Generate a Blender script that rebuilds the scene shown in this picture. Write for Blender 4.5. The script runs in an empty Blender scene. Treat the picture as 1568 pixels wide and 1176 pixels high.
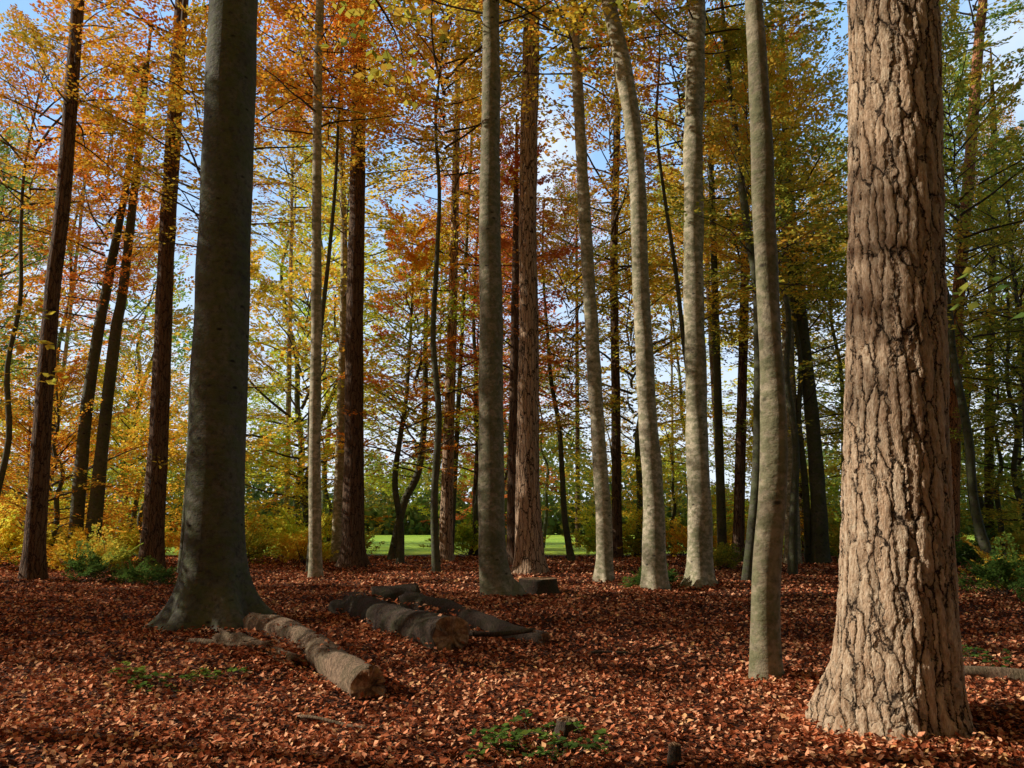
import bpy, math, random
import numpy as np
from mathutils import Vector
random.seed(7)
RG=np.random.default_rng(7)
scene=bpy.context.scene
COL=scene.collection
SUN_EL=math.radians(29)

# ------------------------------------------------------------------ helpers
def ground_h(x,y):
    x=np.asarray(x,dtype=float); y=np.asarray(y,dtype=float)
    near=np.exp(-((y-14)/26.0)**2)*np.exp(-(x/30.0)**2)
    h=0.07*np.sin(x*0.55+1.3)*np.cos(y*0.42+0.4)+0.04*np.sin(x*1.3+y*0.9)+0.02*np.sin(x*2.9-y*2.3+1)
    h=h*near
    h=h+0.16*np.exp(-(((x+3.6)/1.6)**2+((y-10.2)/0.8)**2))
    h=h+0.10*np.exp(-(((x-3.1)/1.1)**2+((y-6.7)/1.0)**2))
    h=h+0.14*np.exp(-(((x-4.6)/0.8)**2+((y-6.9)/0.7)**2))
    h=h+0.12*np.exp(-(((x+4.9)/1.3)**2+((y-13.6)/1.2)**2))
    return h
def gh(x,y): return float(ground_h(x,y))

def quad_mesh(name,V,Q,mat=None,smooth=False,fattr=None):
    me=bpy.data.meshes.new(name)
    V=np.asarray(V,dtype=np.float32); Q=np.asarray(Q,dtype=np.int32)
    me.vertices.add(len(V)); me.vertices.foreach_set('co',V.ravel())
    me.loops.add(Q.size); me.loops.foreach_set('vertex_index',Q.ravel())
    me.polygons.add(len(Q)); me.polygons.foreach_set('loop_start',np.arange(len(Q),dtype=np.int32)*Q.shape[1])
    if smooth: me.polygons.foreach_set('use_smooth',np.ones(len(Q),dtype=bool))
    me.update(calc_edges=True); me.validate()
    if fattr is not None:
        a=me.attributes.new('rnd','FLOAT','FACE'); a.data.foreach_set('value',np.asarray(fattr,dtype=np.float32))
    if mat: me.materials.append(mat)
    return me
def obj(name,me,parent=None,loc=(0,0,0),rot=(0,0,0),sc=1.0,mat=None):
    o=bpy.data.objects.new(name,me); COL.objects.link(o)
    o.location=loc; o.rotation_euler=rot
    o.scale=(sc,sc,sc) if not hasattr(sc,'__len__') else sc
    if parent: o.parent=parent
    if mat:
        o.material_slots[0].link='OBJECT'; o.material_slots[0].material=mat
    return o
def empty(name,loc=(0,0,0)):
    o=bpy.data.objects.new(name,None); COL.objects.link(o); o.location=loc; o.empty_display_size=.3
    return o

# ------------------------------------------------------------------ materials
class M:
    def __init__(s,name):
        s.m=bpy.data.materials.new(name); s.m.use_nodes=True
        s.n=s.m.node_tree.nodes; s.l=s.m.node_tree.links; s.n.clear()
        s.out=s.n.new('ShaderNodeOutputMaterial')
    def node(s,t,**k):
        x=s.n.new(t)
        for a,b in k.items(): setattr(x,a,b)
        return x
    def link(s,a,b): s.l.new(a,b)
    def ramp(s,fac,stops,interp='LINEAR'):
        r=s.node('ShaderNodeValToRGB'); r.color_ramp.interpolation=interp
        e=r.color_ramp.elements
        while len(e)<len(stops): e.new(0.5)
        for i,(p,c) in enumerate(stops):
            e[i].position=p; e[i].color=(*c,1)
        s.link(fac,r.inputs[0]); return r.outputs[0]
    def math(s,op,a,b=None,clamp=False):
        x=s.node('ShaderNodeMath',operation=op,use_clamp=clamp)
        for i,v in enumerate((a,b)):
            if v is None: continue
            if isinstance(v,(int,float)): x.inputs[i].default_value=v
            else: s.link(v,x.inputs[i])
        return x.outputs[0]
    def coord(s,scale=(1,1,1),kind='Object'):
        t=s.node('ShaderNodeTexCoord'); mp=s.node('ShaderNodeMapping')
        mp.inputs['Scale'].default_value=scale
        s.link(t.outputs[kind],mp.inputs[0]); return mp.outputs[0]
    def noise(s,vec,scale,detail=4,rough=.55):
        x=s.node('ShaderNodeTexNoise'); x.inputs['Scale'].default_value=scale
        x.inputs['Detail'].default_value=detail; x.inputs['Roughness'].default_value=rough
        s.link(vec,x.inputs['Vector']); return x
    def mix(s,fac,a,b,kind='MIX'):
        x=s.node('ShaderNodeMix',data_type='RGBA',blend_type=kind)
        for i,v in ((0,fac),(6,a),(7,b)):
            if isinstance(v,(int,float)): x.inputs[i].default_value=v
            elif isinstance(v,tuple): x.inputs[i].default_value=(*v,1)
            else: s.link(v,x.inputs[i])
        return x.outputs[2]
    def bump(s,h,strength,dist):
        b=s.node('ShaderNodeBump'); b.inputs['Strength'].default_value=strength; b.inputs['Distance'].default_value=dist
        s.link(h,b.inputs['Height']); return b.outputs[0]
    def principled(s,col,rough=.8,normal=None,spec=.25):
        p=s.node('ShaderNodeBsdfPrincipled')
        if isinstance(col,tuple): p.inputs['Base Color'].default_value=(*col,1)
        else: s.link(col,p.inputs['Base Color'])
        p.inputs['Roughness'].default_value=rough
        p.inputs['Specular IOR Level'].default_value=spec
        if normal: s.link(normal,p.inputs['Normal'])
        s.link(p.outputs[0],s.out.inputs[0]); return p

def leaf_mat(name,cols,trans=.5,dark=1.0,spread=.5):
    m=M(name)
    at=m.node('ShaderNodeAttribute',attribute_name='rnd')
    geo=m.node('ShaderNodeNewGeometry')
    n=m.noise(geo.outputs['Position'],0.4,2,.6)
    oi=m.node('ShaderNodeObjectInfo')
    f=m.math('ADD',m.math('MULTIPLY',at.outputs['Fac'],spread),m.math('MULTIPLY',m.math('SUBTRACT',n.outputs['Fac'],.5),1.6 if spread<.6 else .5))
    if spread<.6: f=m.math('ADD',f,m.math('MULTIPLY',oi.outputs['Random'],.3))
    f=m.math('ADD',f,.1 if spread<.6 else 0.,clamp=True)
    k=len(cols)
    c=m.ramp(f,[(i/(k-1),tuple(v*dark for v in cc)) for i,cc in enumerate(cols)])
    d=m.node('ShaderNodeBsdfDiffuse'); t=m.node('ShaderNodeBsdfTranslucent'); mx=m.node('ShaderNodeMixShader')
    m.link(c,d.inputs[0]); m.link(c,t.inputs[0]); mx.inputs[0].default_value=trans
    m.link(d.outputs[0],mx.inputs[1]); m.link(t.outputs[0],mx.inputs[2])
    m.link(mx.outputs[0],m.out.inputs[0]); return m.m
L_OR=leaf_mat('leaves_orange',[(.42,.40,.05),(.88,.60,.06),(.95,.46,.05),(.90,.29,.04),(.75,.18,.04)])
L_GO=leaf_mat('leaves_gold',[(.34,.42,.06),(.64,.58,.07),(.94,.70,.08),(.94,.50,.06),(.80,.30,.04)])
L_OL=leaf_mat('leaves_olive',[(.17,.26,.05),(.34,.41,.06),(.60,.57,.08),(.86,.58,.08),(.84,.38,.05)])
L_GR=leaf_mat('leaves_green',[(.12,.21,.06),(.18,.32,.08),(.32,.44,.09),(.54,.54,.09),(.78,.52,.08)])
L_YG=leaf_mat('leaves_yellowgreen',[(.32,.52,.06),(.58,.72,.08),(.86,.82,.10),(.94,.72,.08),(.88,.5,.06)])
L_RU=leaf_mat('leaves_russet',[(.70,.42,.09),(.82,.33,.08),(.78,.21,.06),(.58,.14,.06),(.38,.12,.05)])
L_UG=leaf_mat('leaves_undergrowth',[(.05,.10,.03),(.09,.17,.04),(.16,.27,.05),(.30,.36,.06)])
L_DT=leaf_mat('leaves_distant',[(.13,.20,.08),(.22,.29,.10),(.36,.39,.12),(.56,.46,.13),(.64,.38,.10)])
L_FALL=leaf_mat('fallen_leaf',[(.06,.021,.012),(.15,.045,.022),(.28,.078,.036),(.52,.155,.066),(.80,.30,.15),(.92,.50,.30),(.86,.50,.20)],trans=.15,spread=.95)

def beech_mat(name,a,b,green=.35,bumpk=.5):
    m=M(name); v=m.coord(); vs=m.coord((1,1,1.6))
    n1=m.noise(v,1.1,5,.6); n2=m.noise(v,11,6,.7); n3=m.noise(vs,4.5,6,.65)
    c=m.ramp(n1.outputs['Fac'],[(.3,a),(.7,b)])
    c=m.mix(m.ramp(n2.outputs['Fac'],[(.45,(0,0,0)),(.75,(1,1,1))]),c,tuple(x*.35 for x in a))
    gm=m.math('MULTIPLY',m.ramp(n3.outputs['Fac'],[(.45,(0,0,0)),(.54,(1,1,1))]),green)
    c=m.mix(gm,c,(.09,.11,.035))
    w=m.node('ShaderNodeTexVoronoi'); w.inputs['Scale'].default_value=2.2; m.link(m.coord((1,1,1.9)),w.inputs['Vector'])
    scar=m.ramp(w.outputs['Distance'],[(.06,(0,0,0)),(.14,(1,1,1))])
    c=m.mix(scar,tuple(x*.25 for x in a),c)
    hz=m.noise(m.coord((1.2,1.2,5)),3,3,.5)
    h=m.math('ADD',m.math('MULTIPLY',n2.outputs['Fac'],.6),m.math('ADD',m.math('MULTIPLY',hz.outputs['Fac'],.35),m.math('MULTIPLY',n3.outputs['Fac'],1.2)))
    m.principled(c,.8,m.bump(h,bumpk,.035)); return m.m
BEECH=beech_mat('beech_bark',(.36,.31,.21),(.68,.59,.43),.55)
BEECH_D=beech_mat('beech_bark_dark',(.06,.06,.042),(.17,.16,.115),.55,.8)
BEECH_M=beech_mat('beech_bark_mossy',(.19,.16,.10),(.40,.34,.235),.5,.8)

def pine_mat(name,disp,sc=9.5,tint=(1,1,1),dist=.03):
    m=M(name); v=m.coord()
    nd=m.noise(v,3.0,3,.6); ndf=m.noise(v,18,5,.7)
    add=m.node('ShaderNodeVectorMath',operation='MULTIPLY_ADD')
    m.link(nd.outputs['Color'],add.inputs[0]); add.inputs[1].default_value=(.12,.12,.5); m.link(v,add.inputs[2])
    add2=m.node('ShaderNodeVectorMath',operation='MULTIPLY_ADD')
    m.link(ndf.outputs['Color'],add2.inputs[0]); add2.inputs[1].default_value=(.055,.055,.2); m.link(add.outputs[0],add2.inputs[2])
    mp=m.node('ShaderNodeMapping'); mp.inputs['Scale'].default_value=(1,1,.14); m.link(add2.outputs[0],mp.inputs[0])
    vo=m.node('ShaderNodeTexVoronoi',feature='DISTANCE_TO_EDGE'); vo.inputs['Scale'].default_value=sc; m.link(mp.outputs[0],vo.inputs['Vector'])
    vc=m.node('ShaderNodeTexVoronoi'); vc.inputs['Scale'].default_value=sc; m.link(mp.outputs[0],vc.inputs['Vector'])
    edge=m.ramp(vo.outputs['Distance'],[(.0,(0,0,0)),(.05,(.3,.3,.3)),(.14,(.75,.75,.75)),(.4,(1,1,1))])
    fine=m.noise(m.coord((1,1,.3)),42,6,.75); mid=m.noise(m.coord((1,1,.4)),14,5,.7)
    T=lambda c:tuple(a*b for a,b in zip(c,tint))
    plate=m.ramp(fine.outputs['Fac'],[(.3,T((.28,.18,.11))),(.46,T((.68,.51,.36))),(.64,T((.94,.82,.64)))])
    plate=m.mix(m.ramp(mid.outputs['Fac'],[(.42,(0,0,0)),(.65,(.45,.45,.45))]),plate,T((.38,.23,.14)))
    sep=m.node('ShaderNodeSeparateColor'); m.link(vc.outputs['Color'],sep.inputs[0])
    plate=m.mix(m.math('MULTIPLY',sep.outputs[0],.25),plate,T((.52,.30,.17)))
    c=m.mix(m.ramp(vo.outputs['Distance'],[(.015,(0,0,0)),(.08,(1,1,1))]),(.035,.022,.015),plate)
    h=m.math('ADD',edge,m.math('ADD',m.math('MULTIPLY',fine.outputs['Fac'],.7),m.math('MULTIPLY',mid.outputs['Fac'],.9)))
    if disp:
        m.principled(c,.85,m.bump(m.math('MULTIPLY',fine.outputs['Fac'],1.0),.9,.02),spec=.15)
        d=m.node('ShaderNodeDisplacement'); d.inputs['Scale'].default_value=dist; d.inputs['Midlevel'].default_value=1.6
        m.link(h,d.inputs['Height']); m.link(d.outputs[0],m.out.inputs['Displacement'])
        m.m.displacement_method='BOTH'
    else:
        m.principled(c,.85,m.bump(h,1.0,dist),spec=.15)
    return m.m
PINE_HERO=pine_mat('pine_bark_plates',True,11.6,(1,.97,.93),.032)
PINE_PK=pine_mat('pine_bark_pink',False,9,(.76,.69,.64),.03)
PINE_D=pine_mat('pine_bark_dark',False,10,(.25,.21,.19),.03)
PINE_OR=pine_mat('pine_bark_orange',False,10,(.75,.42,.27),.02)

def twig_mat():
    m=M('twig_bark')
    m.principled((.08,.06,.045),.85); return m.m
TWIG=twig_mat()
def log_mat(name,moss,base):
    m=M(name); v=m.coord(); n=m.noise(v,3.5,5,.6); f=m.noise(m.coord((3,1,1)),22,5,.7)
    c=m.ramp(f.outputs['Fac'],[(.35,tuple(x*.2 for x in base)),(.7,base)])
    c=m.mix(m.math('MULTIPLY',m.ramp(n.outputs['Fac'],[(.45,(0,0,0)),(.62,(1,1,1))]),moss),c,(.05,.065,.02))
    h=m.math('ADD',f.outputs['Fac'],n.outputs['Fac'])
    m.principled(c,.9,m.bump(h,1,.06)); return m.m
LOGB=log_mat('log_bark',.4,(.56,.38,.25)); LOGD=log_mat('log_bark_mossy',.5,(.17,.12,.09))
def cut_mat():
    m=M('cut_wood'); v=m.coord(); n=m.noise(v,9,5,.7)
    w=m.node('ShaderNodeTexNoise'); w.inputs['Scale'].default_value=30; m.link(v,w.inputs['Vector'])
    c=m.ramp(n.outputs['Fac'],[(.35,(.06,.035,.02)),(.5,(.26,.15,.08)),(.7,(.55,.36,.21))])
    m.principled(c,.85,m.bump(w.outputs['Fac'],.6,.02)); return m.m
CUT=cut_mat()

# ------------------------------------------------------------------ ground
def ground():
    def axis(lim,dense,step):
        a=list(np.arange(-dense,dense+1e-6,step)); v=dense; s=step
        while v<lim:
            s*=1.25; v+=s; a.append(v); a.insert(0,-v)
        return np.array(a)
    xs=axis(900,14,.16); ys=axis(900,22,.16)+16
    X,Y=np.meshgrid(xs,ys); Z=ground_h(X,Y)
    V=np.stack([X,Y,Z],-1).reshape(-1,3); nx=len(xs); ny=len(ys)
    i=np.arange(nx-1)[None,:]+np.arange(ny-1)[:,None]*nx; i=i.ravel()
    Q=np.stack([i,i+1,i+1+nx,i+nx],-1)
    m=M('forest_floor'); v=m.coord()
    vo=m.node('ShaderNodeTexVoronoi'); vo.inputs['Scale'].default_value=26
    nd=m.noise(v,9,3,.6)
    add=m.node('ShaderNodeVectorMath',operation='MULTIPLY_ADD'); m.link(nd.outputs['Color'],add.inputs[0]); add.inputs[1].default_value=(.12,.12,.12); m.link(v,add.inputs[2])
    m.link(add.outputs[0],vo.inputs['Vector'])
    sep=m.node('ShaderNodeSeparateColor'); m.link(vo.outputs['Color'],sep.inputs[0])
    big=m.noise(v,.9,4,.6)
    f=m.math('ADD',m.math('MULTIPLY',sep.outputs[0],.8),m.math('MULTIPLY',m.math('SUBTRACT',big.outputs['Fac'],.4),.6))
    c=m.ramp(f,[(0,(.018,.009,.006)),(.35,(.06,.021,.011)),(.6,(.14,.044,.021)),(.85,(.30,.105,.048)),(1,(.46,.21,.10))])
    edge=m.ramp(vo.outputs['Distance'],[(.35,(1,1,1)),(.7,(.3,.3,.3))])
    c=m.mix(1.0,c,edge,'MULTIPLY')
    gn=m.noise(v,.15,4,.6)
    grass=m.ramp(gn.outputs['Fac'],[(.3,(.26,.48,.04)),(.7,(.52,.66,.08))])
    sp=m.node('ShaderNodeSeparateXYZ'); m.link(v,sp.inputs[0])
    wob=m.math('MULTIPLY',m.math('SUBTRACT',gn.outputs['Fac'],.5),8.0)
    mk=m.math('MULTIPLY',m.math('SUBTRACT',m.math('ADD',sp.outputs[1],wob),42),.5,clamp=True)
    c=m.mix(mk,c,grass)
    m.principled(c,.9,m.bump(vo.outputs['Distance'],.8,.03),spec=.15)
    obj('ground',quad_mesh('ground',V,Q,m.m,True))
ground()

# ------------------------------------------------------------------ fallen leaves
def leaf_quads(P,D,N,S,wid=.6,fold=.0):
    D=D/np.linalg.norm(D,axis=1,keepdims=True)
    W=np.cross(N,D); W/= (np.linalg.norm(W,axis=1,keepdims=True)+1e-9)
    N2=np.cross(D,W)
    S=S[:,None]
    a=P; b=P+D*S*.45+W*S*wid*.5+N2*S*fold; c=P+D*S; d=P+D*S*.45-W*S*wid*.5+N2*S*fold
    V=np.stack([a,b,c,d],1).reshape(-1,3)
    return V,np.arange(len(P)*4).reshape(-1,4)
LOGLINES=[((-4.05,12.7),(-1.38,8.35),.15),((-2.9,14.6),(-.75,10.5),.24),((-1.9,14.3),(.5,11.4),.16),((-3.1,15.1),(-1.4,12.2),.16),((-3.75,10.6),(-2.5,9.6),.12)]
def litter():
    n=230000
    u=RG.random(n); y0,y1=3.8,40.0
    a=y0**.38; b=y1**.38
    Y=(a+u*(b-a))**(1/.38)
    X=(RG.random(n)*2-1)*(0.74*Y+1.5)
    Z=ground_h(X,Y)+RG.random(n)*.03+.003
    ex=[];ey=[];ez=[]
    for (p,q,r) in LOGLINES:
        k=2000; t=RG.random(k); d=np.array(q)-np.array(p); nrm=np.array([-d[1],d[0]])/np.linalg.norm(d)
        off=RG.normal(0,1,k)*.16+np.sign(RG.normal(0,1,k))*r*1.0
        px=p[0]+d[0]*t+nrm[0]*off; py=p[1]+d[1]*t+nrm[1]*off
        ex.append(px);ey.append(py);ez.append(ground_h(px,py)+np.exp(-(np.abs(off)/(r*1.5))**2)*RG.random(k)*r*.9)
        k=90; t=RG.random(k); off=RG.normal(0,r*.35,k); px=p[0]+d[0]*t+nrm[0]*off; py=p[1]+d[1]*t+nrm[1]*off
        ex.append(px);ey.append(py);ez.append(ground_h(px,py)+r*1.85*np.ones(k))
    for (cx,cy,r) in [(-4.97,13.6,.95),(3.04,6.7,.68),(2.78,9,.25),(-.29,18.9,.6),(3.58,20.3,.5),(4.87,21,.6)]:
        k=1500; th=RG.random(k)*6.283; rr=r+np.abs(RG.normal(0,.2,k)); px=cx+np.cos(th)*rr; py=cy+np.sin(th)*rr
        ex.append(px);ey.append(py);ez.append(ground_h(px,py)+.10*np.exp(-(rr-r)/.15)*RG.random(k))
    X=np.concatenate([X]+ex);Y=np.concatenate([Y]+ey);Z=np.concatenate([Z]+ez); n=len(X)
    ang=RG.random(n)*2*np.pi
    D=np.stack([np.cos(ang),np.sin(ang),RG.normal(0,.35,n)],1)
    N=np.stack([RG.normal(0,.5,n),RG.normal(0,.5,n),np.ones(n)],1)
    S=(.025+.034*RG.random(n))*(.9+Y/22.0)
    P=np.stack([X,Y,Z],1)
    D=D/np.linalg.norm(D,axis=1,keepdims=True)
    W=np.cross(N,D); W/=np.linalg.norm(W,axis=1,keepdims=True); N2=np.cross(D,W)
    s=S[:,None]; cur=RG.uniform(-.05,.3,n)[:,None]; tip=RG.uniform(-.1,.35,n)[:,None]
    base=P; m1=P+D*s*.5; t=P+D*s+N2*s*tip
    l=P+D*s*.45+W*s*.34+N2*s*cur; r=P+D*s*.45-W*s*.34+N2*s*cur
    V=np.stack([base,l,t,r,m1],1).reshape(-1,3)
    i=np.arange(n)[:,None]*5
    Q=np.concatenate([i+np.array([[0,4,1]]),i+np.array([[4,2,1]]),i+np.array([[0,3,4]]),i+np.array([[4,3,2]])],1).reshape(-1,3)
    rnd=np.repeat(RG.random(n),4)
    obj('fallen_leaves',quad_mesh('fallen_leaves',V,Q,L_FALL,False,rnd))
litter()

# ------------------------------------------------------------------ limb / crown prototypes
LEAF=.148
def gen_limb(L,rg):
    segs=[];P=[];D=[];N=[];S=[]
    def addleaf(p,d,side,sz):
        a=math.atan2(d[1],d[0])+side*rg.uniform(.5,1.1)
        dd=np.array([math.cos(a),math.sin(a),rg.normal(-.1,.25)])
        P.append(p);D.append(dd);N.append([rg.normal(0,.55),rg.normal(0,.55),1]);S.append(sz*rg.uniform(.6,1.3))
    def twig(p,ang,l,el,r,depth):
        st=.09; n=max(2,int(l/st)); q=np.array(p,float); a=ang; last=q.copy()
        for i in range(n):
            d=np.array([math.cos(a),math.sin(a),el]); q=q+d*st; a+=rg.normal(0,.06); el+=rg.normal(-.01,.03)
            if i==n//2 or i==n-1: segs.append((last.copy(),q.copy(),r*(1-i/n*.6),r*(1-(i+1)/n*.6))); last=q.copy()
            addleaf(q,d,1 if i%2 else -1,LEAF)
            if depth<1 and i>1 and i%3==2:
                twig(q,a+(1 if rg.random()<.5 else -1)*rg.uniform(.6,1.0),min(.6,(l-i*st)*.6+.15),el+rg.normal(0,.2),r*.5,depth+1)
        addleaf(q,d,.1,LEAF)
    st=.22; n=int(L/st); q=np.zeros(3); a=0; el=.12
    for i in range(n):
        d=np.array([math.cos(a),math.sin(a),el]); q2=q+d*st
        segs.append((q.copy(),q2.copy(),.011*(L-i*st)+.003,.011*(L-(i+1)*st)+.003)); q=q2
        a+=rg.normal(0,.09); el+=rg.normal(-.02,.06)
        if i>=3:
            twig(q,a+(1 if i%2 else -1)*rg.uniform(.65,1.1),.3+.42*(L-i*st)*rg.uniform(.5,1.1),el*.5+rg.normal(0,.16),.006,0)
    twig(q,a,.5,el,.005,0)
    sg=np.array([[*s[0],*s[1],s[2],s[3]] for s in segs])
    return dict(s=sg,P=np.array(P),D=np.array(D),N=np.array(N),S=np.array(S),L=L)
LIMBS=[gen_limb(L,np.random.default_rng(30+i)) for i,L in enumerate((2.2,2.8,3.3,3.8,4.3,3.0))]

def rotm(az,el,roll=0):
    ca,sa,ce,se=math.cos(az),math.sin(az),math.cos(el),math.sin(el)
    Rz=np.array([[ca,-sa,0],[sa,ca,0],[0,0,1]]); Ry=np.array([[ce,0,-se],[0,1,0],[se,0,ce]])
    cr,sr=math.cos(roll),math.sin(roll); Rx=np.array([[1,0,0],[0,cr,-sr],[0,sr,cr]])
    return Rz@Ry@Rx
def seg_mesh(S):
    A=S[:,:3];B=S[:,3:6];d=B-A;d/=np.linalg.norm(d,axis=1,keepdims=True)+1e-9
    u=np.cross(d,np.where(np.abs(d[:,2:3])<.9,np.array([[0,0,1.]]),np.array([[1.,0,0]]))); u/=np.linalg.norm(u,axis=1,keepdims=True); w=np.cross(d,u)
    V=[]
    for k in range(3):
        c,s=math.cos(k*2.0944),math.sin(k*2.0944); V.append(A+(u*c+w*s)*S[:,6:7])
    for k in range(3):
        c,s=math.cos(k*2.0944),math.sin(k*2.0944); V.append(B+(u*c+w*s)*S[:,7:8])
    V=np.stack(V,1).reshape(-1,3); i=np.arange(len(S))[:,None]*6
    Q=np.concatenate([i+np.array([[0,1,4,3]]),i+np.array([[1,2,5,4]]),i+np.array([[2,0,3,5]])],1).reshape(-1,4)
    return V,Q
def assemble(items,name):
    SS=[];P=[];D=[];N=[];S=[]
    for lb,R,sc,tr in items:
        s=lb['s']; SS.append(np.concatenate([s[:,:3]@R.T*sc+tr,s[:,3:6]@R.T*sc+tr,s[:,6:]*sc],1))
        P.append(lb['P']@R.T*sc+tr); D.append(lb['D']@R.T)
        nn=lb['N']@R.T; N.append(nn*.6+lb['N']*.4); S.append(lb['S']*(.5+.5*sc))
    SS=np.concatenate(SS);P=np.concatenate(P);D=np.concatenate(D);N=np.concatenate(N);S=np.concatenate(S)
    V,Q=leaf_quads(P,D,N,S,.66,.06)
    leaves=quad_mesh(name+'_leaves',V,Q,L_GO,False,np.random.default_rng(5).random(len(P)))
    V,Q=seg_mesh(SS); wood=quad_mesh(name+'_limbs',V,Q,TWIG)
    return leaves,wood,len(P)
def crown_variant(i,H,nl,rmax,shape):
    rg=np.random.default_rng(100+i); items=[]
    for k in range(nl):
        f=(k+.5)/nl; z=f*H; az=k*2.39996+rg.normal(0,.4)
        if shape=='spread': prof=.45+.7*math.sin(min(1,f*1.15)*math.pi*.85+.35)
        else: prof=1.1-.7*f
        prof*=rg.uniform(.55,1.2)
        lb=LIMBS[rg.integers(len(LIMBS))]
        sc=max(.4,rmax*prof/lb['L'])
        el=math.radians(2+48*f+rg.normal(0,12))
        items.append((lb,rotm(az,el,rg.normal(0,.2)),sc,np.array([0,0,z])))
    return assemble(items,'crown%d'%i)
CROWNS=[crown_variant(0,12,46,3.9,'spread'),crown_variant(1,14,52,4.5,'spread'),crown_variant(2,10,36,3.5,'cone'),
        crown_variant(3,16,56,4.6,'cone'),crown_variant(4,9,38,4.6,'spread')]
CH=[12,14,10,16,9]
def shrub_variant(i):
    rg=np.random.default_rng(200+i); items=[]
    for k in range(18):
        az=k*2.4+rg.normal(0,.3); el=math.radians(rg.uniform(8,75)); lb=LIMBS[rg.integers(3)]
        items.append((lb,rotm(az,el,rg.normal(0,.3)),rg.uniform(.35,.6),np.array([rg.normal(0,.15),rg.normal(0,.15),.05])))
    return assemble(items,'shrub%d'%i)
SHRUBS=[shrub_variant(i) for i in range(3)]

# ------------------------------------------------------------------ trunks
def catmull(P,n_per):
    P=[np.array(p,float) for p in P]; P=[2*P[0]-P[1]]+P+[2*P[-1]-P[-2]]
    out=[]
    for i in range(1,len(P)-2):
        L=np.linalg.norm(P[i+1][:3]-P[i][:3]); n=max(2,int(L/n_per))
        for k in range(n):
            t=k/n; a,b,c,d=P[i-1],P[i],P[i+1],P[i+2]
            out.append(.5*((2*b)+(-a+c)*t+(2*a-5*b+4*c-d)*t*t+(-a+3*b-3*c+d)*t**3))
    out.append(P[-2]); return np.array(out)
def tube(path,sides,flare=0.,lobes=5,bumps=.03,seed=0,bfreq=1.6,fh=.4,cap=True):
    n=len(path); th=np.arange(sides)*2*np.pi/sides
    C=path[:,:3]; T=np.gradient(C,axis=0); T/=np.linalg.norm(T,axis=1,keepdims=True)
    ref=np.array([0,1.,0]) if abs(T[0][2])>.6 else np.array([0,0,1.])
    U=np.cross(np.tile(ref,(n,1)),T); U/=np.linalg.norm(U,axis=1,keepdims=True); W=np.cross(T,U)
    r=path[:,3][:,None]; z=C[:,2][:,None]
    rr=np.tile(r,(1,sides))
    if flare:
        e=np.exp(-np.clip(z+.05,0,None)/fh); ph=seed*1.7
        rr=rr*(1+flare*e*(1+.45*np.cos(lobes*th[None]+ph)+.25*np.cos((lobes-2)*th[None]+ph*2)))
    s=np.cumsum(np.r_[0,np.linalg.norm(np.diff(C,axis=0),axis=1)])
    dirs=U[:,None,:]*np.cos(th)[None,:,None]+W[:,None,:]*np.sin(th)[None,:,None]
    if bumps:
        nz=np.zeros((n,sides))
        for k in range(6):
            rg=np.random.default_rng(seed*10+k); f=bfreq*(1.6**(k%3)); nz+=np.sin(f*s[:,None]*rg.uniform(.6,1.4)+rg.integers(1,4)*th[None]+rg.uniform(0,6))/(1+k*.35)
        rr=rr*(1+bumps*nz)
    V=C[:,None,:]+dirs*rr[:,:,None]
    V=V.reshape(-1,3); i=np.arange(n-1)[:,None]*sides; j=np.arange(sides)[None]; j2=(j+1)%sides
    Q=np.stack([i+j,i+j2,i+sides+j2,i+sides+j],-1).reshape(-1,4)
    return V,Q
def tree(name,Y,pts,mat,top=8.,flare=.35,sides=20,step=.25,bumps=.02,crown=None,cmat=None,crown_z=None,crown_s=1.15,lobes=5,fh=.4):
    x0=pts[0][0]; z0=gh(x0,Y)
    e=empty(name,(x0,Y,z0))
    P=[(x0-x0,0,-.35,pts[0][2]*1.0)]+[(p[0]-x0,0,max(p[1]-z0,0) if i else .0,p[2]) for i,p in enumerate(pts)]
    lx,ly,lz,lr=P[-1]; px,_,pz,_=P[-2]
    if top>0:
        sl=(lx-px)/max(lz-pz,.1)*.6
        P.append((lx+sl*top*.5,ly,lz+top*.5,lr*.72)); P.append((lx+sl*top,ly,lz+top,lr*.3))
    sd=len(bpy.data.objects)%97
    path=catmull(P,step)
    V,Q=tube(path,sides,flare,lobes,bumps,sd,fh=fh)
    obj('trunk',quad_mesh('trunk',V,Q,mat,True),e)
    if crown is not None:
        lv,wd,_=CROWNS[crown]; rz=random.random()*6.28
        cz=(lz-2) if crown_z is None else crown_z
        cx=float(np.interp(cz,path[:,2],path[:,0]))
        obj('crown',lv,e,(cx,0,cz),(0,0,rz),crown_s,cmat); obj('limbs',wd,e,(cx,0,cz),(0,0,rz),crown_s)
    return e

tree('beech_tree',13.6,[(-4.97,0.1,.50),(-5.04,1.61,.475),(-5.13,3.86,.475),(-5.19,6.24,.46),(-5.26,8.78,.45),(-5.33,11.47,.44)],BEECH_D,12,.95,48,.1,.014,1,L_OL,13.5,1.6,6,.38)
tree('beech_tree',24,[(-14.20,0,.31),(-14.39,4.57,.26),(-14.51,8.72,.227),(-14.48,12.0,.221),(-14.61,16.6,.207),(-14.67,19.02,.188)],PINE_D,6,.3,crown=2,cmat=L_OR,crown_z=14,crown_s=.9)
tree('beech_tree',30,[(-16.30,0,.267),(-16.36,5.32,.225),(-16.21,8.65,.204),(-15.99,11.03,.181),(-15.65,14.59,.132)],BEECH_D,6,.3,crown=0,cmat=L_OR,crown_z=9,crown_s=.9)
tree('beech_tree',30,[(-15.67,0,.291),(-15.61,5.32,.225),(-15.49,9.17,.205),(-15.35,11.03,.181),(-15.22,17.4,.13)],BEECH_D,5,.3)
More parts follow.
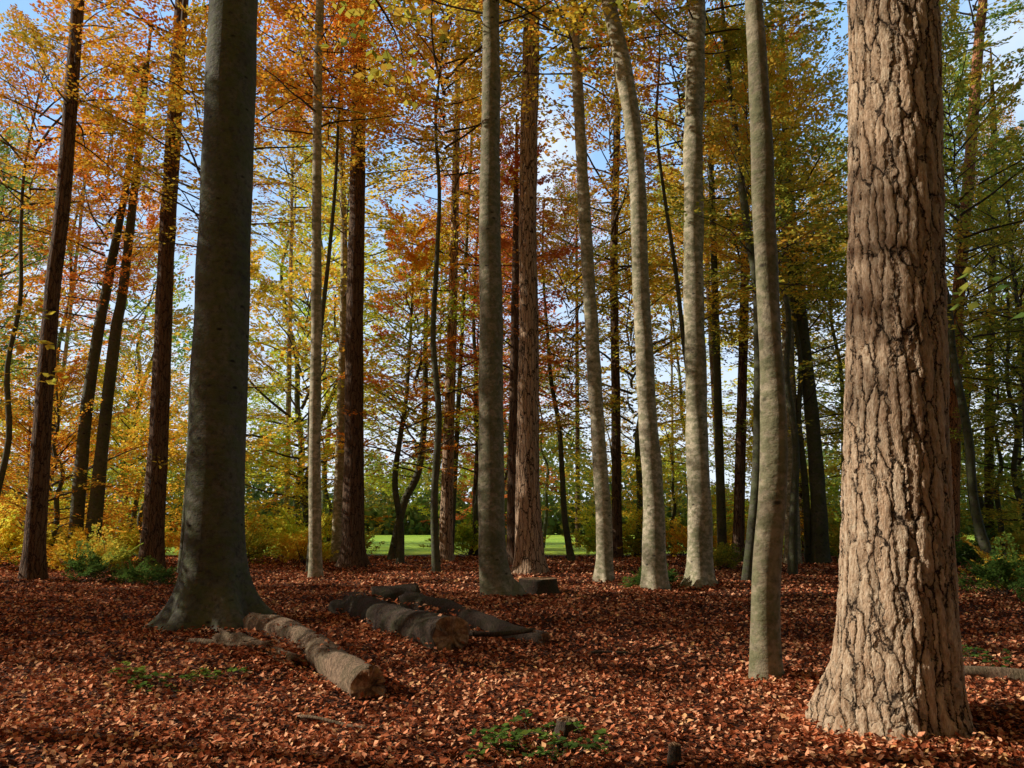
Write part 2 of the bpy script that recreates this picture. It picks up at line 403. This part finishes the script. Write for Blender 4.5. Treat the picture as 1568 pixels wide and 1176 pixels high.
tree('beech_tree',29,[(-12.95,0,.40),(-13.1,6.4,.33),(-13.3,11.5,.30),(-13.4,16.9,.285),(-13.5,22.6,.253)],PINE_D,6,.3,crown=4,cmat=L_OR,crown_z=17)
tree('beech_tree',24,[(-5.82,0,.19),(-6.0,3.57,.179),(-6.13,7.66,.164),(-6.30,12,.148),(-6.46,16.6,.141),(-6.49,19,.133)],BEECH,6,.3,crown=2,cmat=L_OR,crown_z=14,crown_s=.9)
tree('beech_tree',34,[(-7.41,0,.23),(-7.43,5.8,.2),(-7.56,13.2,.16),(-7.94,19.5,.13)],BEECH,5,.3,crown=0,cmat=L_GO,crown_z=11)
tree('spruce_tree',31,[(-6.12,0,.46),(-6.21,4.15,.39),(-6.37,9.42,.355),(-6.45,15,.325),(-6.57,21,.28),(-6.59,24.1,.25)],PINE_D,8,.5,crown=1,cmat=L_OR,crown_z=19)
tree('spruce_tree',35,[(-2.89,0,.31),(-2.84,4.5,.26),(-2.74,10.4,.22),(-2.67,16.8,.18),(-2.64,21.8,.15)],PINE_PK,5,.3,crown=3,cmat=L_GO,crown_z=12)
tree('beech_tree',18.9,[(-.29,0,.36),(-.45,.71,.325),(-.50,3.15,.305),(-.515,6.37,.29),(-.565,9.79,.265),(-.545,12.5,.238),(-.557,15.3,.217)],BEECH_M,7,.5,28,.15,.025,0,L_GO,14.5,1.2)
tree('spruce_tree',27,[(.567,0,.48),(.536,3.82,.40),(.598,8.4,.345),(.565,12.05,.318),(.626,15.85,.325),(.77,21.2,.298)],PINE_PK,7,.4,28,.2,.02,0,L_GO,18,1.1)
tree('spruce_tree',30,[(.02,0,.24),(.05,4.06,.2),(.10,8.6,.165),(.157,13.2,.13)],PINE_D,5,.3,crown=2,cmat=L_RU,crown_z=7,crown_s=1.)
tree('beech_tree',24,[(2.73,0,.25),(2.76,1.61,.235),(2.62,4.58,.22),(2.45,8.73,.206),(2.30,12.4,.19),(2.18,15.9,.173),(2.05,19.,.144)],BEECH,6,.4,24,.15,.03,4,L_OL,16,1.)
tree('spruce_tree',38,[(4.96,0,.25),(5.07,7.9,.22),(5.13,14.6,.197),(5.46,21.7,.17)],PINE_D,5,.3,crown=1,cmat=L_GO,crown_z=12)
tree('beech_tree',20.3,[(3.58,0,.30),(3.60,2.27,.267),(3.51,4.97,.239),(3.44,8.53,.22),(3.43,11.35,.224),(3.19,13.9,.238),(2.93,15.5,.213),(2.77,16.3,.196)],BEECH,7,.4,28,.15,.03,4,L_OR,16,1.)
tree('beech_tree',21,[(4.87,0,.33),(4.94,2.45,.30),(4.97,5.09,.282),(5.05,8.77,.273),(5.21,12.7,.262),(5.36,15.1,.267),(5.49,16.8,.232)],BEECH,7,.7,32,.12,.04,0,L_OL,15,1.,5,.3)
tree('beech_tree',9,[(2.78,0,.175),(2.81,.89,.153),(2.93,1.9,.148),(3.01,2.79,.143),(3.03,4.03,.131),(3.03,5.08,.133),(3.06,6.35,.125),(3.07,7.23,.119),(3.07,8.13,.112)],BEECH_M,7,.15,32,.06,.04,4,L_OL,10.5,1.1)
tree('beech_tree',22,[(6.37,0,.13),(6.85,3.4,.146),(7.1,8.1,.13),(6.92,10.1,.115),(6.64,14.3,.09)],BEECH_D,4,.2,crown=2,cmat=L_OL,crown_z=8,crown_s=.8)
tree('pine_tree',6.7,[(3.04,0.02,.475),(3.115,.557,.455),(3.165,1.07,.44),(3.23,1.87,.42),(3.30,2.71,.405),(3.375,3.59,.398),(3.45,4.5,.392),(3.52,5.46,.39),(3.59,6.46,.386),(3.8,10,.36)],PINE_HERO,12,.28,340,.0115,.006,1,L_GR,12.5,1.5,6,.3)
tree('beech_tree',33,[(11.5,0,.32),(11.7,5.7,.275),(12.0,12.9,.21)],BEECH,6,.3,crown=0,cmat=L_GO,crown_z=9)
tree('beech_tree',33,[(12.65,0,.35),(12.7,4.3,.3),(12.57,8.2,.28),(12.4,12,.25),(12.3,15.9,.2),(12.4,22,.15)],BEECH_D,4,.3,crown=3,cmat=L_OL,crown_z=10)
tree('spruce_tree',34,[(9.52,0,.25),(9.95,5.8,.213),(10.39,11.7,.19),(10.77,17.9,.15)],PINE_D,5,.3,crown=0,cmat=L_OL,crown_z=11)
tree('pine_tree',33,[(17.94,.3,.32),(18.6,5.69,.289),(19.38,11.39,.255),(20.47,17.44,.234),(21.57,23.88,.211),(21.9,25.55,.197)],PINE_OR,5,.3,crown=4,cmat=L_GR,crown_z=23)
tree('spruce_tree',40,[(23.69,0,.227),(24.56,8.24,.202),(25.47,15.26,.173),(26.33,22.7,.143)],PINE_D,5,.3,crown=3,cmat=L_OL,crown_z=8)
tree('beech_tree',36,[(-5.37,.19,.19),(-4.90,2.5,.177),(-4.28,3.91,.163),(-4.03,6.36,.135),(-4.05,10.69,.107)],BEECH_D,3,.3,crown=4,cmat=L_YG,crown_z=3.5)

# young / mid-distance trees that carry the autumn foliage
YT=[]
for i in range(4):
    rg=np.random.default_rng(60+i); P=[]; x=y=0
    for k in range(9):
        P.append((x,y,k*2.-.3,.15*(1-k/9.5)+.01)); x+=rg.normal(0,.18); y+=rg.normal(0,.18)
    V,Q=tube(catmull(P,.5),8,.3,4,.02,i); YT.append(quad_mesh('young_trunk',V,Q,BEECH_D,True))
def young(x,y,sc,ci,mat,cz,tm=BEECH_D,name='beech_tree',limbs=True):
    z=gh(x,y); e=empty(name,(x,y,z)); rz=random.random()*6.28
    obj('trunk',random.choice(YT),e,(0,0,0),(0,0,rz),(sc,sc,(cz+CH[ci]*sc)/15.8),tm)
    lv,wd,_=CROWNS[ci]
    obj('crown',lv,e,(0,0,cz),(0,0,rz),sc,mat)
    if limbs: obj('limbs',wd,e,(0,0,cz),(0,0,rz),sc)
    return e
def pick(x,y):
    u=x/y; r=random.random()
    if u<-.35: opts=[L_OR,L_OR,L_GO,L_GO,L_GR,L_OR]
    elif u<-.05: opts=[L_GO,L_YG,L_OR,L_GR,L_OL,L_GO]
    elif u<.12: opts=[L_RU,L_RU,L_GO,L_OR,L_OL]
    elif u<.35: opts=[L_OL,L_GO,L_GR,L_OR,L_YG,L_OL]
    else: opts=[L_OL,L_GR,L_GO,L_OL,L_OR]
    return random.choice(opts)
rows=[(33,8.0,1.0,.62),(41,8.8,1.15,.64),(51,11,1.4,.70),(66,15,1.7,.72)]
for Y,sp,sc,lf in rows:
    x=-lf*Y
    while x<.8*Y+4:
        xx=x+random.uniform(-2,2); yy=Y+random.uniform(-3,3)
        young(xx,yy,sc*random.uniform(.85,1.2),random.randrange(5),pick(xx,yy),random.uniform(1.0,6)*sc,limbs=Y<60)
        x+=sp*random.uniform(.8,1.2)
for (x,y,sc,ci,mat,cz) in [(-11,27,.9,4,L_GO,11),(-17.5,27,.8,4,L_OR,12),(-2.5,27,.9,4,L_GO,14),(-7,28,.8,4,L_OR,16),(6.5,28,.8,4,L_OR,15),(9,26,.9,2,L_GO,9),(15,25,1.,0,L_OL,7),(20,30,.9,1,L_OL,4),
        (-18,31,.8,4,L_OR,.2),(-20.5,34,.8,4,L_OR,.0),(-17.5,38,.9,4,L_GO,-.2),(-12.5,38,.9,4,L_YG,-.2),(-9.3,40,.75,4,L_YG,-.2),(-1,44,.8,2,L_RU,1.),(8,40,.75,4,L_YG,-.2),(12.5,39,.8,4,L_GO,-.2),(17.5,38.5,.9,4,L_OL,-.2),(23,38,1.,4,L_OL,-.2),(28,38,1.,4,L_GR,-.2),
        (-28,43,1.1,4,L_GO,-.2),(-23,44,1.1,4,L_YG,-.2),(15,45,1.1,4,L_YG,-.2),(-5,52,1.,4,L_YG,2.),(2,54,1.,4,L_OL,2.),(5.8,45,.8,4,L_GO,.3)]:
    young(x,y,sc,ci,mat,cz,limbs=y<37)
for i in range(16):
    y=random.uniform(34,60); x=random.uniform(-.7,.7)*y; r=random.uniform(.08,.2)
    l=random.uniform(-.04,.04)
    tree(random.choice(['beech_tree','spruce_tree']),y,[(x,0,r*1.2),(x+l*8,8,r),(x+l*16,16,r*.8),(x+l*22,22,r*.6)],random.choice([BEECH_D,PINE_D,BEECH]),3,.2,8,1.,.01,random.choice([2,4]),pick(x,y),random.uniform(14,19),.9)
# unseen trees around, above and behind the viewer, placed to shade the clearing
for (x,y,sc,ci,mat,cz) in [(-14.8,13.2,.9,1,L_OR,.8),(-16.5,17.2,1.,1,L_GO,.6),(-20.5,15.5,1.1,3,L_OR,1),(-22.5,19.5,1.2,3,L_OR,1),(-28,17,1.5,1,L_OR,2),(-20,21.5,.8,2,L_GO,.8),
                     (-7.6,5.3,.42,2,L_GO,.3),(-10.2,10.6,.45,2,L_OR,1.8),(-13,1.2,1.0,1,L_OR,2),(-20,-1,1.3,3,L_OR,3),(-12,-6,1.3,1,L_GO,1),
                     (-6,3,1.2,4,L_GO,15),(1,-3,1.4,1,L_GO,11),(6.8,1,1.3,4,L_OL,13),(13.5,4,1.3,1,L_OL,2),(-10,7.0,1.,4,L_GO,18),
                     (17.5,13,1.4,3,L_GR,2),(18,3,1.5,1,L_OL,2),(21.5,20,1.2,1,L_GR,2),(24,10,1.6,3,L_GR,2)]:
    young(x,y,sc,ci,mat,cz,limbs=False)
e=young(-9.6,5.6,.7,4,L_GO,12.8,limbs=False)
obj('shade_limbs',CROWNS[4][0],e,(.3,1.9,9.9),(0,0,1),(.5,.42,.13),L_GO)  # unseen flattened leaf cluster, added to cast a shade band on the pine
for i in range(9):
    x=-26+i*6.5
    young(x+random.uniform(-1,1),-9+random.uniform(-2,2)+abs(x)*.12,1.6,[1,4,3][i%3],[L_GO,L_OL,L_OR][i%3],.6,limbs=False)
for i in range(6): young(-30+i*12,-20,2.2,1,L_OL,1,limbs=False)

# distant treeline beyond the meadow: one mass of foliage
def distant():
    n=110000
    X=RG.uniform(-125,125,n); Yd=RG.uniform(0,12,n)
    top=11+4*np.sin(X*.11+1)+3*np.sin(X*.31+.5)+2*np.sin(X*.83)+1.5*np.sin(X*1.9+2)
    Z=top*RG.random(n)
    keep=(np.sin(X*.7+Z*.5)+np.sin(X*1.7-Z*.9+2)+RG.normal(0,.8,n)>-1.6)|(Z<5)
    P=np.stack([X,Yd,Z],1)[keep]; n=len(P)
    D=RG.normal(0,1,(n,3)); N=RG.normal(0,1,(n,3))+np.array([[0,-.6,.8]])
    V,Q=leaf_quads(P,D,N,RG.uniform(.45,.85,n)*np.where(P[:,2]<4,1.5,1.),.8,.05)
    me=quad_mesh('distant_trees',V,Q,L_DT,False,RG.random(n))
    obj('distant_trees',me,None,(0,112,0))
distant()

def shrub(x,y,s,mat,name='shrub',i=None):
    lv,wd,_=SHRUBS[random.randrange(3) if i is None else i]; e=empty(name,(x,y,gh(x,y))); r=random.random()*6
    obj('foliage',lv,e,(0,0,0),(0,0,r),s,mat); obj('stems',wd,e,(0,0,0),(0,0,r),s)
for (x,y,s,mt) in [(-10.6,22.6,.5,L_UG),(-9.6,22,.4,L_UG),(-12.3,23.5,.6,L_UG),(-13,26,.8,L_OL),(3.9,21.,.45,L_UG),(3.4,20.8,.35,L_UG),(11.5,19,.7,L_UG),(12.8,20,.9,L_OL),(10.8,16.5,.5,L_UG),
     (-15,28,1.1,L_GO),(-19,30,1.4,L_YG),(-11,32,1.2,L_OL),(-8.5,33,1.,L_YG),(-9.5,36,1.5,L_YG),(-13,35,1.5,L_GO),
     (8.5,36,1.3,L_GO),(14.5,35,1.4,L_OL),(15,28,1.1,L_UG),(18,27,1.2,L_OL),(7.8,30,.7,L_OL),(26,40,2.2,L_OL),(-26,40,2.4,L_GO)]:
    shrub(x,y,s,mt)
x=-29
while x<31:
    if not (-7.2<x<-3.0 or 1.2<x<4.2):
        shrub(x,41+random.uniform(-1.5,1.5),random.uniform(1.,1.5),random.choice([L_YG,L_GO,L_OL] if x<12 else [L_OL,L_GR,L_GO]))
    x+=random.uniform(1.9,2.6)

# ------------------------------------------------------------------ logs
def log(name,p0,p1,r0,r1,mat,cutmat=CUT,seed=1,bend=.05,brk=.0):
    p0=np.array(p0,float);p1=np.array(p1,float); o=p0.copy(); p1=p1-o; p0=p0*0
    n=int(max(8,np.linalg.norm(p1-p0)/.06)); t=np.linspace(0,1,n)[:,None]
    rg=np.random.default_rng(seed)
    C=(p1-p0)*t+np.array([[.3,.8,.4]])*bend*np.sin(t*np.pi*1.4+rg.uniform(0,2))
    path=np.concatenate([C,r0+(r1-r0)*t],1); sides=28
    V,Q=tube(path,sides,0,5,.05,seed,bfreq=4)
    V=V.reshape(n,sides,3)
    ax=(p1-p0)/np.linalg.norm(p1-p0)
    if brk:
        j=rg.normal(0,brk,sides); V[-1]+=ax[None]*j[:,None]; V[0]-=ax[None]*rg.normal(0,brk,sides)[:,None]
    verts=[tuple(v) for v in V.reshape(-1,3)]; faces=[tuple(q) for q in Q]; nb=len(faces)
    for ring,base,sg in ((V[-1],(n-1)*sides,1),(V[0],0,-1)):
        c=ring.mean(0); prev=list(range(base,base+sides))
        for f,dz in ((.85,.004),(.5,-.015),(.2,-.03)):
            idx=[]
            for v in ring:
                verts.append(tuple(c+(v-c)*f+ax*sg*(dz+rg.normal(0,.008)))); idx.append(len(verts)-1)
            for k in range(sides):
                q=(prev[k],prev[(k+1)%sides],idx[(k+1)%sides],idx[k]); faces.append(q if sg>0 else q[::-1])
            prev=idx
        faces.append(tuple(prev) if sg>0 else tuple(prev[::-1]))
    me=bpy.data.meshes.new(name); me.from_pydata(verts,[],faces); me.materials.append(mat); me.materials.append(cutmat)
    for i,p in enumerate(me.polygons):
        p.use_smooth=i<nb; p.material_index=0 if i<nb else 1
    return obj(name,me,None,tuple(o))
def G(x,y,dz): return (x,y,gh(x,y)+dz)
log('fallen_log',G(-4.05,12.7,.13),G(-1.38,8.35,.15),.16,.19,LOGB,seed=3,bend=.14,brk=.03)
log('fallen_log',G(-2.9,14.6,.18),G(-.75,10.5,.2),.21,.26,LOGD,seed=5,bend=.1,brk=.03)
log('fallen_log',G(-1.9,14.3,.25),G(.5,11.4,.09),.17,.13,LOGD,seed=8,bend=.14,brk=.03)
log('fallen_log',G(-2.8,16.2,.2),G(-1.9,16.4,.2),.26,.25,LOGD,seed=9,bend=.02,brk=.01)
log('fallen_log',G(-3.3,15.1,.1),G(-1.6,12.0,.12),.15,.16,LOGD,seed=12,bend=.1,brk=.02)
log('fallen_log',G(-3.75,10.6,.1),G(-2.5,9.6,.06),.13,.07,LOGB,seed=11,bend=.03,brk=.07)
log('fallen_branch',G(-4.3,10.9,.06),G(-2.9,9.9,.14),.04,.03,LOGB,seed=13,bend=.05,brk=.02)
log('fallen_branch',G(-1.7,12.,.1),G(.3,11.,.25),.05,.03,LOGD,seed=14,bend=.15,brk=.02)
log('fallen_branch',G(-1.9,7.3,.02),G(-1.1,7.1,.04),.018,.01,LOGB,seed=16,bend=.05)
log('fallen_branch',G(1.0,10.6,.02),G(2.0,10.9,.05),.02,.012,LOGD,seed=17,bend=.08)
log('fallen_log',G(4.35,8.5,.06),G(6.6,8.2,.06),.075,.07,LOGB,seed=15,bend=.06,brk=.01)
def stump(name,x,y,r,h,seed=1,mat=LOGD):
    P=[(0,0,-.2,r),(0,0,0,r),(0.01,0,h*.5,r*.93),(0.01,0,h,r*.9)]
    V,Q=tube(catmull(P,.06),28,.25,5,.03,seed,fh=.15); sides=28
    verts=[tuple(v) for v in V]; faces=[tuple(q) for q in Q]; nb=len(faces)
    ring=V[-sides:]; c=ring.mean(0); prev=list(range(len(V)-sides,len(V))); rg=random.Random(seed)
    for f in (.85,.5,.2):
        idx=[]
        for v in ring: verts.append(tuple(c+(v-c)*f+np.array([0,0,rg.uniform(-.01,.015)]))); idx.append(len(verts)-1)
        for k in range(sides): faces.append((prev[k],prev[(k+1)%sides],idx[(k+1)%sides],idx[k]))
        prev=idx
    faces.append(tuple(prev))
    me=bpy.data.meshes.new(name); me.from_pydata(verts,[],faces); me.materials.append(mat); me.materials.append(CUT)
    for i,p in enumerate(me.polygons): p.use_smooth=i<nb; p.material_index=0 if i<nb else 1
    obj(name,me,None,(x,y,gh(x,y)))
stump('tree_stump',.62,19.9,.5,.36,2)
stump('tree_stump',1.15,6.0,.045,.13,4,LOGD)
stump('tree_stump',.45,6.9,.09,.12,6,LOGD)

def bramble(x,y,n,R,seed,mat=L_UG,name='bramble_plant'):
    rg=np.random.default_rng(seed); P=[];D=[];N=[];S=[];sg=[]
    for k in range(n):
        az=rg.uniform(0,6.28); l=rg.uniform(.5,1)*R; q=np.array([rg.normal(0,R*.25),rg.normal(0,R*.25),0.]); el=rg.uniform(.5,1.4)
        for i in range(7):
            d=np.array([math.cos(az)*math.cos(el),math.sin(az)*math.cos(el),math.sin(el)])*l/7; q2=q+d; sg.append([*q,*q2,.004,.003]); q=q2; el-=.28; az+=rg.normal(0,.1)
            if i>1:
                b=rg.uniform(0,6.28)
                for t in (-.9,0,.9):
                    P.append(q+np.array([0,0,.01])); D.append([math.cos(b+t),math.sin(b+t),rg.normal(.1,.2)]); N.append([rg.normal(0,.3),rg.normal(0,.3),1]); S.append(rg.uniform(.04,.08))
    P=np.array(P);V,Q=leaf_quads(P,np.array(D),np.array(N),np.array(S),.7,.05)
    e=empty(name,(x,y,gh(x,y)))
    obj('foliage',quad_mesh('bramble',V,Q,mat,False,rg.random(len(P))),e)
    V,Q=seg_mesh(np.array(sg)); obj('stems',quad_mesh('stems',V,Q,TWIG),e)
for a in [(-.05,6.5,15,.42,1),(.3,6.25,9,.36,2),(.15,6.9,8,.32,3),(-3.55,8.3,9,.36,4),(-3.2,8.9,8,.3,5),(-3.9,8.6,7,.3,8),(.55,6.6,6,.28,6),(4.2,6.2,8,.35,7),(5.4,9.3,12,.5,9)]:
    bramble(*a)

# ------------------------------------------------------------------ light, sky, camera
SUN_AZ=math.radians(-4)   # degrees behind due left (negative: slightly in front)
w=bpy.data.worlds.new('World'); scene.world=w; w.use_nodes=True
nt=w.node_tree; bg=nt.nodes['Background']; sky=nt.nodes.new('ShaderNodeTexSky'); sky.sky_type='NISHITA'; sky.sun_disc=False
sky.sun_elevation=SUN_EL; sky.sun_rotation=math.radians(274); sky.air_density=1.; sky.dust_density=.8; sky.ozone_density=1.2
def wm(op,a,b=None):
    x=nt.nodes.new('ShaderNodeMath'); x.operation=op
    for i,v in enumerate((a,b)):
        if v is None: continue
        if isinstance(v,(int,float)): x.inputs[i].default_value=v
        else: nt.links.new(v,x.inputs[i])
    return x.outputs[0]
def wr(v,a,b,c,d):
    x=nt.nodes.new('ShaderNodeMapRange'); nt.links.new(v,x.inputs['Value'])
    for k,q in (('From Min',a),('From Max',b),('To Min',c),('To Max',d)): x.inputs[k].default_value=q
    return x.outputs[0]
def wmix(f,a,b):
    x=nt.nodes.new('ShaderNodeMix'); x.data_type='RGBA'
    nt.links.new(f,x.inputs[0])
    for i,v in ((6,a),(7,b)):
        if isinstance(v,tuple): x.inputs[i].default_value=(*v,1)
        else: nt.links.new(v,x.inputs[i])
    return x.outputs[2]
tc=nt.nodes.new('ShaderNodeTexCoord'); sx=nt.nodes.new('ShaderNodeSeparateXYZ'); nt.links.new(tc.outputs['Generated'],sx.inputs[0])
cn=nt.nodes.new('ShaderNodeTexNoise'); cn.inputs['Scale'].default_value=3.5; cn.inputs['Detail'].default_value=6; nt.links.new(tc.outputs['Generated'],cn.inputs['Vector'])
# bright haze low down, blue higher up, with a few thin white clouds
hz=wmix(wr(sx.outputs['Z'],.08,.45,0,1),(18,20.3,23),(7.5,13.2,22.))
hz=wmix(wr(cn.outputs['Fac'],.52,.66,0,.75),hz,(18.5,20.2,22.5))
f=wm('MULTIPLY',wr(sx.outputs['Z'],.60,.85,1,0),wr(sx.outputs['Y'],.0,.5,.05,1))
nt.links.new(wmix(f,sky.outputs[0],hz),bg.inputs[0]); bg.inputs[1].default_value=.05
sd=bpy.data.lights.new('sun','SUN'); sd.energy=5; sd.angle=math.radians(.5); sd.color=(1,.92,.78)
so=bpy.data.objects.new('sun',sd); COL.objects.link(so)
S=Vector((-math.cos(SUN_EL)*math.cos(SUN_AZ),-math.cos(SUN_EL)*math.sin(SUN_AZ),math.sin(SUN_EL)))
so.rotation_euler=S.to_track_quat('Z','Y').to_euler(); so.location=(-20,0,20)
cd=bpy.data.cameras.new('camera'); cam=bpy.data.objects.new('camera',cd); COL.objects.link(cam)
cd.lens=27.7; cd.sensor_width=36; cd.clip_end=3000; cam.location=(0,0,1.6+gh(0,0)); cam.rotation_euler=(math.radians(100),0,0)
scene.camera=cam
scene.view_settings.view_transform='Standard'; scene.view_settings.look='None'; scene.view_settings.exposure=0
